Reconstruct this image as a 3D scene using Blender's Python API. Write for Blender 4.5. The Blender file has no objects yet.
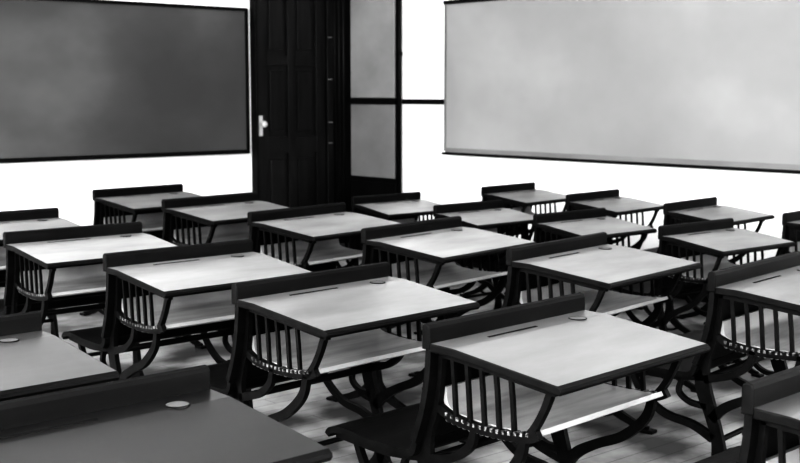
import bpy, bmesh, math, random
from mathutils import Vector, Matrix
random.seed(4)
sc = bpy.context.scene
sc.view_settings.view_transform = 'Standard'
for lk in ('Very High Contrast', 'High Contrast'):
    try:
        sc.view_settings.look = lk; break
    except Exception: pass
sc.view_settings.exposure = 0.1

# ---------------------------------------------------------------- materials
def mat(name, base=0.5, rough=0.5, spec=0.5, coat=0.0, metallic=0.0, noise=None, bump=0.0, coatr=0.15, tint=False):
    """noise = (dark, light, scale(x,y,z), detail, contrast lo, hi)"""
    m = bpy.data.materials.new(name); m.use_nodes = True
    nt = m.node_tree; b = nt.nodes["Principled BSDF"]
    b.inputs["Base Color"].default_value = (base, base, base, 1)
    b.inputs["Roughness"].default_value = rough
    b.inputs["Specular IOR Level"].default_value = spec
    b.inputs["Coat Weight"].default_value = coat
    b.inputs["Coat Roughness"].default_value = coatr
    b.inputs["Metallic"].default_value = metallic
    if noise:
        lo, hi, scale, detail, p0, p1 = noise
        tc = nt.nodes.new("ShaderNodeTexCoord")
        oi = nt.nodes.new("ShaderNodeObjectInfo")
        mul = nt.nodes.new("ShaderNodeMath"); mul.operation = 'MULTIPLY'; mul.inputs[1].default_value = 37.0
        nt.links.new(oi.outputs["Random"], mul.inputs[0])
        mp = nt.nodes.new("ShaderNodeMapping"); mp.inputs["Scale"].default_value = scale
        nt.links.new(tc.outputs["Object"], mp.inputs["Vector"])
        nt.links.new(mul.outputs[0], mp.inputs["Location"])
        nz = nt.nodes.new("ShaderNodeTexNoise"); nz.inputs["Scale"].default_value = 1.0
        nz.inputs["Detail"].default_value = detail; nz.inputs["Roughness"].default_value = 0.6
        nt.links.new(mp.outputs[0], nz.inputs["Vector"])
        rp = nt.nodes.new("ShaderNodeValToRGB")
        rp.color_ramp.elements[0].position = p0; rp.color_ramp.elements[0].color = (lo, lo, lo, 1)
        rp.color_ramp.elements[1].position = p1; rp.color_ramp.elements[1].color = (hi, hi, hi, 1)
        nt.links.new(nz.outputs["Fac"], rp.inputs["Fac"])
        out = rp.outputs[0]
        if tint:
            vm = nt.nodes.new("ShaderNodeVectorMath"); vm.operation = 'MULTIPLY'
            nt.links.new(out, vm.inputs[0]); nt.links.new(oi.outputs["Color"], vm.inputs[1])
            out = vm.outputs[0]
        nt.links.new(out, b.inputs["Base Color"])
        if bump:
            bp = nt.nodes.new("ShaderNodeBump"); bp.inputs["Strength"].default_value = bump
            bp.inputs["Distance"].default_value = 0.002
            nt.links.new(nz.outputs["Fac"], bp.inputs["Height"])
            nt.links.new(bp.outputs[0], b.inputs["Normal"])
    return m

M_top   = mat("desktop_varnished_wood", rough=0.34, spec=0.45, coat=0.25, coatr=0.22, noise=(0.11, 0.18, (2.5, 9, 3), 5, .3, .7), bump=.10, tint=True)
M_dark  = mat("dark_stained_wood", rough=0.5, spec=0.10, noise=(0.003, 0.008, (3, 30, 30), 4, .3, .7))
M_iron  = mat("black_cast_iron", rough=0.5, spec=0.12, noise=(0.003, 0.008, (30, 30, 30), 3, .3, .7))
M_shelf = mat("pale_shelf_wood", rough=0.5, noise=(0.24, 0.42, (3, 24, 3), 4, .3, .7))
M_trim  = mat("worn_iron_edge", rough=0.4, spec=0.3, noise=(0.01, 0.22, (90, 90, 90), 2, .45, .62))
M_ink   = mat("inkwell_lid", base=.11, rough=.4)
M_slot  = mat("pencil_groove_shade", base=.01, rough=.8, spec=.05)
M_wall  = mat("white_plaster", rough=0.85, noise=(0.84, 0.9, (1.5, 1.5, 1.5), 4, .3, .7))
M_ceil  = mat("ceiling_plaster", base=.85, rough=.9)
M_doorw = mat("black_door_wood", rough=0.4, spec=.2, noise=(0.005, 0.014, (20, 20, 2), 4, .3, .7))
M_frame = mat("dark_frame_wood", rough=0.5, spec=.12, noise=(0.004, 0.010, (6, 6, 6), 3, .3, .7))
M_grey  = mat("grey_painted_panel", rough=0.6, noise=(0.18, 0.26, (1.2, 1.2, 1.6), 4, .3, .7))
M_grey2 = mat("grey_painted_panel_lower", rough=0.6, noise=(0.13, 0.19, (1.2, 1.2, 1.6), 4, .3, .7))
M_white = mat("worn_porcelain", base=.4, rough=.35)
M_winf  = mat("painted_window_wood", base=.7, rough=.5)

def floor_mat():
    m = bpy.data.materials.new("floorboards"); m.use_nodes = True
    nt = m.node_tree; b = nt.nodes["Principled BSDF"]
    tc = nt.nodes.new("ShaderNodeTexCoord")
    br = nt.nodes.new("ShaderNodeTexBrick")
    br.inputs["Color1"].default_value = (1, 1, 1, 1); br.inputs["Color2"].default_value = (.8, .8, .8, 1)
    br.inputs["Mortar"].default_value = (.5, .5, .5, 1)
    br.inputs["Scale"].default_value = 1.0; br.inputs["Mortar Size"].default_value = .003
    br.inputs["Brick Width"].default_value = 3.0; br.inputs["Row Height"].default_value = .09
    nt.links.new(tc.outputs["Object"], br.inputs["Vector"])
    nz = nt.nodes.new("ShaderNodeTexNoise"); nz.inputs["Scale"].default_value = 2.2; nz.inputs["Detail"].default_value = 6
    nt.links.new(tc.outputs["Object"], nz.inputs["Vector"])
    rp = nt.nodes.new("ShaderNodeValToRGB")
    rp.color_ramp.elements[0].position = .42; rp.color_ramp.elements[0].color = (.07, .07, .07, 1)
    rp.color_ramp.elements[1].position = .62; rp.color_ramp.elements[1].color = (.42, .42, .42, 1)
    nt.links.new(nz.outputs["Fac"], rp.inputs["Fac"])
    vm = nt.nodes.new("ShaderNodeVectorMath"); vm.operation = 'MULTIPLY'
    nt.links.new(rp.outputs[0], vm.inputs[0]); nt.links.new(br.outputs["Color"], vm.inputs[1])
    nt.links.new(vm.outputs[0], b.inputs["Base Color"])
    b.inputs["Roughness"].default_value = .5
    b.inputs["Specular IOR Level"].default_value = .3
    return m
M_floor = floor_mat()

def board_mat(name, stops, scale, seedoff):
    m = bpy.data.materials.new(name); m.use_nodes = True
    nt = m.node_tree; b = nt.nodes["Principled BSDF"]
    tc = nt.nodes.new("ShaderNodeTexCoord")
    mp = nt.nodes.new("ShaderNodeMapping"); mp.inputs["Scale"].default_value = scale
    mp.inputs["Location"].default_value = seedoff
    nt.links.new(tc.outputs["Object"], mp.inputs[0])
    nz = nt.nodes.new("ShaderNodeTexNoise"); nz.inputs["Scale"].default_value = 1
    nz.inputs["Detail"].default_value = 4; nz.inputs["Roughness"].default_value = .5
    nt.links.new(mp.outputs[0], nz.inputs["Vector"])
    rp = nt.nodes.new("ShaderNodeValToRGB")
    cr = rp.color_ramp
    while len(cr.elements) < len(stops): cr.elements.new(.5)
    for e, (p, c) in zip(cr.elements, stops):
        e.position = p; e.color = (c, c, c, 1)
    nt.links.new(nz.outputs["Fac"], rp.inputs["Fac"])
    nt.links.new(rp.outputs[0], b.inputs["Base Color"])
    b.inputs["Roughness"].default_value = .65
    b.inputs["Specular IOR Level"].default_value = .3
    return m
M_bbL = board_mat("blackboard_slate_smudged", [(.3, .050), (.5, .066), (.7, .10)], (.8, .8, 1.2), (3, 1, 0))
M_bbR = board_mat("blackboard_glare_chalk", [(.3, .21), (.5, .24), (.7, .30)], (.7, .7, .9), (1, 5, 2))  # window glare put into the pale base grey, along with chalk clouds

# ---------------------------------------------------------------- mesh helpers
class B:
    def __init__(s): s.bm = bmesh.new(); s.mats = []
    def mi(s, m):
        if m not in s.mats: s.mats.append(m)
        return s.mats.index(m)
    def box(s, lo, hi, m, bev=0.0, seg=2):
        g = bmesh.ops.create_cube(s.bm, size=1.0)
        vs = g['verts']
        for v in vs:
            v.co = Vector([lo[i] + (v.co[i] + .5) * (hi[i] - lo[i]) for i in range(3)])
        fs = set(f for v in vs for f in v.link_faces)
        k = s.mi(m)
        for f in fs: f.material_index = k
        if bev:
            es = list(set(e for v in vs for e in v.link_edges))
            r = bmesh.ops.bevel(s.bm, geom=es, offset=bev, segments=seg, affect='EDGES', profile=.5)
            for f in r['faces']: f.material_index = k
    def prism(s, prof, x0, x1, m, bev=0.0):
        """closed (y,z) profile extruded along x"""
        k = s.mi(m)
        a = [s.bm.verts.new((x0, y, z)) for y, z in prof]
        b = [s.bm.verts.new((x1, y, z)) for y, z in prof]
        n = len(prof); fs = [s.bm.faces.new(a), s.bm.faces.new(b[::-1])]
        for i in range(n):
            j = (i + 1) % n
            fs.append(s.bm.faces.new((a[j], a[i], b[i], b[j])))
        for f in fs: f.material_index = k
        bmesh.ops.recalc_face_normals(s.bm, faces=fs)
        if bev:
            es = list(set(e for f in fs[:2] for e in f.edges))
            r = bmesh.ops.bevel(s.bm, geom=es, offset=bev, segments=2, affect='EDGES', profile=.5)
            for f in r['faces']: f.material_index = k
    def sheet(s, path, th, x0, x1, m, bev=0.0):
        """open (y,z) path thickened -> prism"""
        L = []; R = []
        n = len(path)
        for i, p in enumerate(path):
            q0 = path[max(0, i - 1)]; q1 = path[min(n - 1, i + 1)]
            dy, dz = q1[0] - q0[0], q1[1] - q0[1]; l = math.hypot(dy, dz) or 1
            ny, nz = -dz / l, dy / l
            t = th[i] if isinstance(th, (list, tuple)) else th
            L.append((p[0] + ny * t / 2, p[1] + nz * t / 2)); R.append((p[0] - ny * t / 2, p[1] - nz * t / 2))
        k = s.mi(m)
        rows = []
        for i in range(n):
            rows.append([s.bm.verts.new((x, *c)) for x, c in ((x0, L[i]), (x1, L[i]), (x1, R[i]), (x0, R[i]))])
        fs = [s.bm.faces.new(rows[0]), s.bm.faces.new(rows[-1][::-1])]
        for i in range(n - 1):
            for j in range(4):
                jj = (j + 1) % 4
                fs.append(s.bm.faces.new((rows[i][jj], rows[i][j], rows[i + 1][j], rows[i + 1][jj])))
        for f in fs: f.material_index = k; f.smooth = False
        bmesh.ops.recalc_face_normals(s.bm, faces=fs)
    def cyl(s, p0, p1, r, m, seg=12, r2=None):
        p0, p1 = Vector(p0), Vector(p1); d = p1 - p0
        g = bmesh.ops.create_cone(s.bm, cap_ends=True, segments=seg, radius1=r, radius2=r2 if r2 is not None else r, depth=d.length)
        mt = Matrix.Translation((p0 + p1) / 2) @ d.to_track_quat('Z', 'Y').to_matrix().to_4x4()
        bmesh.ops.transform(s.bm, matrix=mt, verts=g['verts'])
        k = s.mi(m)
        for f in set(f for v in g['verts'] for f in v.link_faces):
            f.material_index = k; f.smooth = len(f.verts) == 4
    def sph(s, c, r, m):
        g = bmesh.ops.create_uvsphere(s.bm, u_segments=12, v_segments=8, radius=r)
        bmesh.ops.translate(s.bm, vec=c, verts=g['verts'])
        k = s.mi(m)
        for f in set(f for v in g['verts'] for f in v.link_faces): f.material_index = k; f.smooth = True
    def torus(s, c, R, r, m, n=20, k=6):
        mi = s.mi(m); rings = []
        for i in range(n):
            a = 2 * math.pi * i / n
            rings.append([s.bm.verts.new((c[0] + (R + r * math.cos(b)) * math.cos(a), c[1] + (R + r * math.cos(b)) * math.sin(a), c[2] + r * math.sin(b)))
                          for b in [2 * math.pi * j / k for j in range(k)]])
        for i in range(n):
            for j in range(k):
                f = s.bm.faces.new((rings[i][j], rings[(i + 1) % n][j], rings[(i + 1) % n][(j + 1) % k], rings[i][(j + 1) % k]))
                f.material_index = mi; f.smooth = True
    def mesh(s, name):
        me = bpy.data.meshes.new(name); s.bm.to_mesh(me); s.bm.free()
        for m in s.mats: me.materials.append(m)
        return me
    def obj(s, name, loc=(0, 0, 0)):
        o = bpy.data.objects.new(name, s.mesh(name)); o.location = loc
        sc.collection.objects.link(o); return o

def cr(pts, n=6):
    """Catmull-Rom through (y,z[,w]) points"""
    P = [pts[0]] + list(pts) + [pts[-1]]; out = []
    for i in range(1, len(P) - 2):
        p0, p1, p2, p3 = P[i - 1:i + 3]
        for k in range(n):
            t = k / n
            out.append(tuple(.5 * ((2 * b) + (-a + c) * t + (2 * a - 5 * b + 4 * c - d) * t * t + (-a + 3 * b - 3 * c + d) * t ** 3)
                             for a, b, c, d in zip(p0, p1, p2, p3)))
    out.append(tuple(pts[-1])); return out

# ---------------------------------------------------------------- school desk
def build_desk(name):
    d = B(); W = .66; h = W / 2
    # desk top: level strip + sloping lid
    prof = [(-.010, .752), (-.085, .750), (-.405, .712), (-.416, .706), (-.418, .698), (-.412, .690), (-.085, .728), (-.010, .730)]
    d.prism(prof, -h, h, M_dark, bev=.003)
    kt = d.mi(M_top); d.bm.normal_update()
    for f in d.bm.faces:
        c = f.calc_center_median()
        if abs(f.normal.z) > .95 and c.z > (.752 + (c.y + .01) * .11) - .012: f.material_index = kt
    # raised rail above the desktop
    d.prism([(-.010, .735), (-.010, .790), (-.005, .799), (.006, .802), (.015, .798), (.018, .790), (.018, .735)], -h, h, M_dark, bev=.004)
    lower = cr([(0.006, .735), (0.012, .66), (0.030, .57), (0.060, .485)], 6)
    d.sheet(lower, .018, -h + .012, h - .012, M_dark)
    for (y, z) in ((.0185, .69), (.0295, .625), (.043, .56)):
        d.box((-h + .02, y - .002, z - .004), (h - .02, y + .006, z + .004), M_iron)
    d.prism([(-.054, .7520), (-.062, .7518), (-.062, .7499), (-.054, .7502)], -.16, .04, M_slot)  # pencil groove: dark strip laid on the top, recess shade done by colour
    # inkwell
    d.cyl((h - .12, -.070, .735), (h - .12, -.070, .7522), .024, M_ink, 20)
    d.torus((h - .12, -.070, .7514), .0245, .0014, M_dark)
    # shelf under the top
    sh = cr([(-.004, .630), (-.012, .585), (-.045, .566), (-.15, .557), (-.282, .560), (-.312, .570)], 5)
    d.sheet(sh, .013, -h + .062, h - .062, M_shelf)
    for sx in (-1, 1):
        xc = sx * (h - .05); xa, xb = xc - .009, xc + .009
        def rib(pts, w, n=6, x0=xa, x1=xb, m=M_iron):
            p = cr(pts, n)
            if len(p[0]) == 3: d.sheet([(a, b) for a, b, c in p], [c for a, b, c in p], x0, x1, m)
            else: d.sheet(p, w, x0, x1, m)
        rib([(-.005, .722), (-.085, .716), (-.37, .684)], .022, 3)
        rib([(.000, .73, .034), (.004, .66, .032), (.016, .58, .034), (.044, .49, .038), (.045, .41, .05), (.015, .32, .042), (-.012, .23, .04), (-.02, .14, .055)], 0)
        rib([(-.0, .578), (-.05, .559), (-.15, .549), (-.28, .554), (-.32, .570)], .022, 4)
        for i in range(15):
            y = -.03 - i * .0185; z = .540 + .0004 * (i - 7) ** 2 * .6
            d.sph((xc, y, z), .008, M_trim)
            d.box((xa - .0015, y - .004, z + .010), (xb + .0015, y + .004, z + .020), M_trim)
        # flat bars
        for i in range(5):
            y = -.050 - i * .047
            d.sheet([(y - .006, .558), (y, .64), (y + .006, .718 - abs(y) * .115)], .011, xc - .005, xc + .005, M_iron)
        rib([(-.355, .685, .018), (-.335, .635, .016), (-.31, .59, .017), (-.285, .557, .020)], 0)
        rib([(-.275, .555, .022), (-.255, .49, .026), (-.185, .425, .028), (-.10, .385, .028), (-.03, .345, .032), (.01, .30, .03)], 0)
        rib([(-.12, .550, .018), (-.105, .50, .022), (-.055, .46, .022), (.01, .44, .026), (.04, .43, .026)], 0)
        rib([(.045, .445, .036), (.12, .432, .028), (.22, .424, .024), (.385, .430, .016)], 0)
        rib([(.305, .420, .018), (.265, .35, .022), (.18, .29, .024), (.08, .27, .026), (.005, .235, .03)], 0)
        rib([(.03, .34, .02), (.09, .345, .016), (.13, .375, .014), (.12, .42, .014)], 0)
        rib([(-.02, .16, .05), (-.035, .11, .045), (-.09, .065, .036), (-.17, .03, .028), (-.235, .012, .024)], 0)
        rib([(-.02, .16, .05), (.0, .11, .045), (.06, .065, .036), (.14, .03, .028), (.215, .012, .024)], 0)
        rib([(-.10, .060, .012), (-.02, .035, .012), (.07, .058, .012)], 0)
        for y in (-.235, .215):
            d.box((xc - .022, y - .03, 0), (xc + .022, y + .03, .014), M_iron, .004)
    # seat
    seat = cr([(.062, .480), (.075, .450), (.12, .442), (.22, .443), (.33, .452), (.385, .446), (.400, .430)], 5)
    d.sheet(seat, .018, -h + .02, h - .02, M_dark)
    d.cyl((-h + .05, -.012, .23), (h - .05, -.012, .23), .009, M_iron, 10)
    d.cyl((-h + .05, .045, .43), (h - .05, .045, .43), .012, M_iron, 10)
    return d.mesh(name)

desk_mesh = build_desk("school_desk")
desks = [  # x, y, rot, scale xy, scale z, top tone (grazing wall reflection painted in, paler on far desks)
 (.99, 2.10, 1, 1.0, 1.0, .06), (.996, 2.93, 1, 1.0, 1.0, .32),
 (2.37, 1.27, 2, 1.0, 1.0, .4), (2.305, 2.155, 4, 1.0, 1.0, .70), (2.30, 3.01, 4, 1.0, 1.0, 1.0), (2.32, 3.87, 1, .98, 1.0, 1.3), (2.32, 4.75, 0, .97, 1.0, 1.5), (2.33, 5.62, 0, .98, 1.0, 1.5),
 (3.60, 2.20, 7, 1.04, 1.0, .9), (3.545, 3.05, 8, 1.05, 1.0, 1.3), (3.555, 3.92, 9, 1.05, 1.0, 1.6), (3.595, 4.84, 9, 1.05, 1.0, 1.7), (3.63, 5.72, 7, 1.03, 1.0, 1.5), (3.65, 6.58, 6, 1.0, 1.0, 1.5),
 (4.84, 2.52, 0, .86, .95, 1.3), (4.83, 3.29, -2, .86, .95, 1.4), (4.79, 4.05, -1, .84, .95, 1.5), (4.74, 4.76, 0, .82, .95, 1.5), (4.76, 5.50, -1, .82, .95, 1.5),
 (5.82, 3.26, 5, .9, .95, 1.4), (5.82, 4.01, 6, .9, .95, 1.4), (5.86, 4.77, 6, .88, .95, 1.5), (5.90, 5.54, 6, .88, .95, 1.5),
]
for (x, y, r, s, sz, tone) in desks:
    o = bpy.data.objects.new("school_desk", desk_mesh)
    sc.collection.objects.link(o)
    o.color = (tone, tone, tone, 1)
    o.location = (x, y, 0); o.rotation_euler = (0, 0, math.radians(r)); o.scale = (s, s, sz)

# ---------------------------------------------------------------- room shell
XW, YW = 6.66, 8.2; X0, Y0 = -1.9, -2.6; HC = 3.5; T = .15
def slab(name, lo, hi, m):
    b = B(); b.box(lo, hi, m); return b.obj(name)
slab("floor", (X0 - T, Y0 - T, -.1), (XW + T, YW + T, 0), M_floor)
slab("ceiling", (X0 - T, Y0 - T, HC), (XW + T, YW + T, HC + .1), M_ceil)
slab("wall_north", (X0 - T, YW, 0), (XW + T, YW + T, HC), M_wall)
slab("wall_east", (XW, Y0, 0), (XW + T, YW, HC), M_wall)
def wall_openings(name, axis, c0, c1, lo, hi, ops, z0, z1):
    b = B()
    def bx(a, bb, za, zb):
        if axis == 'y': b.box((c0, a, za), (c1, bb, zb), M_wall)
        else: b.box((a, c0, za), (bb, c1, zb), M_wall)
    bx(lo, hi, 0, z0); bx(lo, hi, z1, HC)
    e = lo
    for (a, bb) in ops:
        bx(e, a, z0, z1); e = bb
    bx(e, hi, z0, z1)
    b.obj(name)
Z0, Z1 = .85, 2.95
west_ops = [(-1.9, -.6), (0.0, 1.3), (1.9, 3.2), (3.8, 5.1), (5.7, 7.0)]
south_ops = [(-1.0, .4), (1.2, 2.6), (3.4, 4.8)]
wall_openings("wall_west", 'y', X0 - T, X0, Y0 - T, YW, west_ops, Z0, Z1)
wall_openings("wall_south", 'x', Y0 - T, Y0, X0, XW + T, south_ops, Z0, Z1)
wn = 0
def window(axis, c, a, bb):
    global wn; wn += 1
    b = B(); f = .05
    def bx(p, q, za, zb, dd=.03):
        if axis == 'y': b.box((c - dd, p, za), (c + dd, q, zb), M_winf)
        else: b.box((p, c - dd, za), (q, c + dd, zb), M_winf)
    bx(a, a + f, Z0, Z1); bx(bb - f, bb, Z0, Z1); bx(a, bb, Z0, Z0 + f); bx(a, bb, Z1 - f, Z1)
    bx(a, bb, (Z0 + Z1) / 2 - .03, (Z0 + Z1) / 2 + .03)
    for k in (1, 2):
        m = a + (bb - a) * k / 3; bx(m - .012, m + .012, Z0, Z1, .015)
    b.obj("window_%d" % wn)
    l = bpy.data.lights.new("window_daylight_%d" % wn, 'AREA'); l.shape = 'RECTANGLE'
    l.size = bb - a - .1; l.size_y = Z1 - Z0 - .1
    o = bpy.data.objects.new("window_daylight_%d" % wn, l); sc.collection.objects.link(o)
    zc = (Z0 + Z1) / 2; mid = (a + bb) / 2
    if axis == 'y': o.location = (X0 + .02, mid, zc); o.rotation_euler = (math.radians(90), 0, math.radians(-90))
    else: o.location = (mid, Y0 + .02, zc); o.rotation_euler = (math.radians(90), 0, 0)
    return l
for a, bb in west_ops: window('y', X0 - T / 2, a, bb).energy = 120
for a, bb in south_ops: window('x', Y0 - T / 2, a, bb).energy = 110

slab("baseboard_north", (X0, YW - .02, 0), (5.56, YW, .16), M_frame)
slab("baseboard_east", (XW - .02, Y0, 0), (XW, 7.4, .16), M_frame)

# ---------------------------------------------------------------- blackboards
b = B(); xa, xb, z0, z1 = .6, 5.54, .92, 2.05
b.box((xa, YW - .022, z0), (xb, YW - .002, z1), M_bbL)
b.box((xa - .03, YW - .04, z1), (xb + .02, YW - .002, z1 + .025), M_frame)
b.box((xb, YW - .04, z0 - .03), (xb + .02, YW - .002, z1), M_frame)
b.box((xa - .03, YW - .04, z0 - .03), (xa, YW - .002, z1), M_frame)
b.box((xa, YW - .07, z0 - .030), (xb, YW - .002, z0 - .012), M_frame, .004)
b.box((xa, YW - .04, z0 - .012), (xb, YW - .002, z0), M_frame)
b.obj("blackboard")
b = B(); ya, yb, z0, z1 = 2.2, 6.94, .92, 2.09
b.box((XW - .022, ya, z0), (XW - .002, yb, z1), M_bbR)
b.box((XW - .04, ya - .02, z1), (XW - .002, yb + .02, z1 + .03), M_frame)
b.box((XW - .035, yb, z0), (XW - .002, yb + .012, z1), M_grey2)
b.box((XW - .04, ya - .02, z0 - .03), (XW - .002, ya, z1), M_frame)
b.box((XW - .075, ya, z0 - .028), (XW - .002, yb, z0 - .010), M_frame, .004)
b.box((XW - .03, ya, z0 - .010), (XW - .002, yb, z0 + .025), M_grey2)
b.obj("blackboard")

# ---------------------------------------------------------------- dark door in north wall
b = B(); yf = YW - .06
dx0, dx1, dh = 5.625, 6.34, 2.5
b.box((5.60, yf - .02, 0), (dx0, YW - .002, dh + .1), M_frame, .005)
b.box((dx0, yf - .02, dh), (dx1, YW - .002, dh + .1), M_frame, .005)
b.box((dx0, yf + .02, 0), (dx1, YW - .002, dh), M_doorw)
for (p, q) in ((dx0, dx0 + .1), (dx1 - .1, dx1), (5.94, 6.02)):
    b.box((p, yf, 0), (q, yf + .025, dh), M_doorw, .004)
for (za, zb) in ((0, .2), (.88, 1.02), (1.62, 1.7), (2.35, 2.498)):
    b.box((dx0 + .1, yf + .002, za), (5.94, yf + .025, zb), M_doorw)
    b.box((6.02, yf + .002, za), (dx1 - .1, yf + .025, zb), M_doorw)
for (p, q) in ((5.76, 5.91), (6.05, 6.21)):
    for (za, zb) in ((.25, .83), (1.07, 1.57), (1.75, 2.3)):
        b.box((p, yf + .01, za), (q, yf + .03, zb), M_doorw, .006)
b.box((5.635, yf - .006, 1.03), (5.675, yf + .004, 1.20), M_white, .003)
b.cyl((5.655, yf - .045, 1.13), (5.655, yf, 1.13), .010, M_white)
b.sph((5.655, yf - .055, 1.13), .028, M_white)
b.obj("door_1")
b = B()
b.box((6.42, YW - .050, 0), (6.655, YW - .002, HC - .002), M_frame, .004)
for x in (6.45, 6.50, 6.55):
    b.cyl((x, YW - .050, .02), (x, YW - .050, HC - .02), .010, M_doorw, 8)
b.box((6.350, YW - .075, 0), (6.418, YW - .002, HC - .002), M_doorw, .004)
for z in (.95, 1.13, 1.50, 1.86):
    b.box((6.355, YW - .080, z), (6.40, YW - .074, z + .008), M_grey2)
b.obj("door_post")
# ---------------------------------------------------------------- tall built-in cupboard on the east wall
b = B(); xf = XW - .05; y0c, y1c = 7.53, 8.135
b.box((xf + .015, y0c, 0), (XW - .002, y1c, HC - .002), M_frame)
b.box((xf, y0c + .015, 1.345), (xf + .02, y1c - .005, 3.0), M_grey, .004)
b.box((xf, y0c + .015, .66), (xf + .02, y1c - .005, 1.29), M_grey2, .004)
b.box((xf, y0c, .03), (xf + .02, y1c, .62), M_frame, .006)
b.box((xf - .012, y0c, 1.293), (xf + .02, y1c, 1.34), M_frame, .004)
b.obj("built_in_cupboard")
slab("trim_1", (XW - .03, 6.975, 1.295), (XW, 7.47, 1.335), M_frame)
b = B(); b.cyl((XW - .03, 7.50, 0), (XW - .03, 7.50, HC), .017, M_iron, 12)
for z in (.3, 1.7, 3.0): b.cyl((XW - .03, 7.50, z), (XW - .03, 7.50, z + .03), .024, M_iron, 12)
b.obj("wall_pipe")

# ---------------------------------------------------------------- world + camera
w = bpy.data.worlds.new("sky"); sc.world = w; w.use_nodes = True
w.node_tree.nodes["Background"].inputs[0].default_value = (1, 1, 1, 1)
w.node_tree.nodes["Background"].inputs[1].default_value = 1.0

cam = bpy.data.cameras.new("camera"); co = bpy.data.objects.new("camera", cam); sc.collection.objects.link(co)
cam.sensor_width = 36; cam.lens = 1180 / 800 * 36; cam.clip_start = .05
cam.dof.use_dof = True; cam.dof.focus_distance = 3.2; cam.dof.aperture_fstop = 6.5
co.location = (0, 0, 1.37)
co.rotation_euler = (math.radians(90) - math.atan(136.5 / 1180), 0, math.radians(48.5 - 90))
sc.camera = co
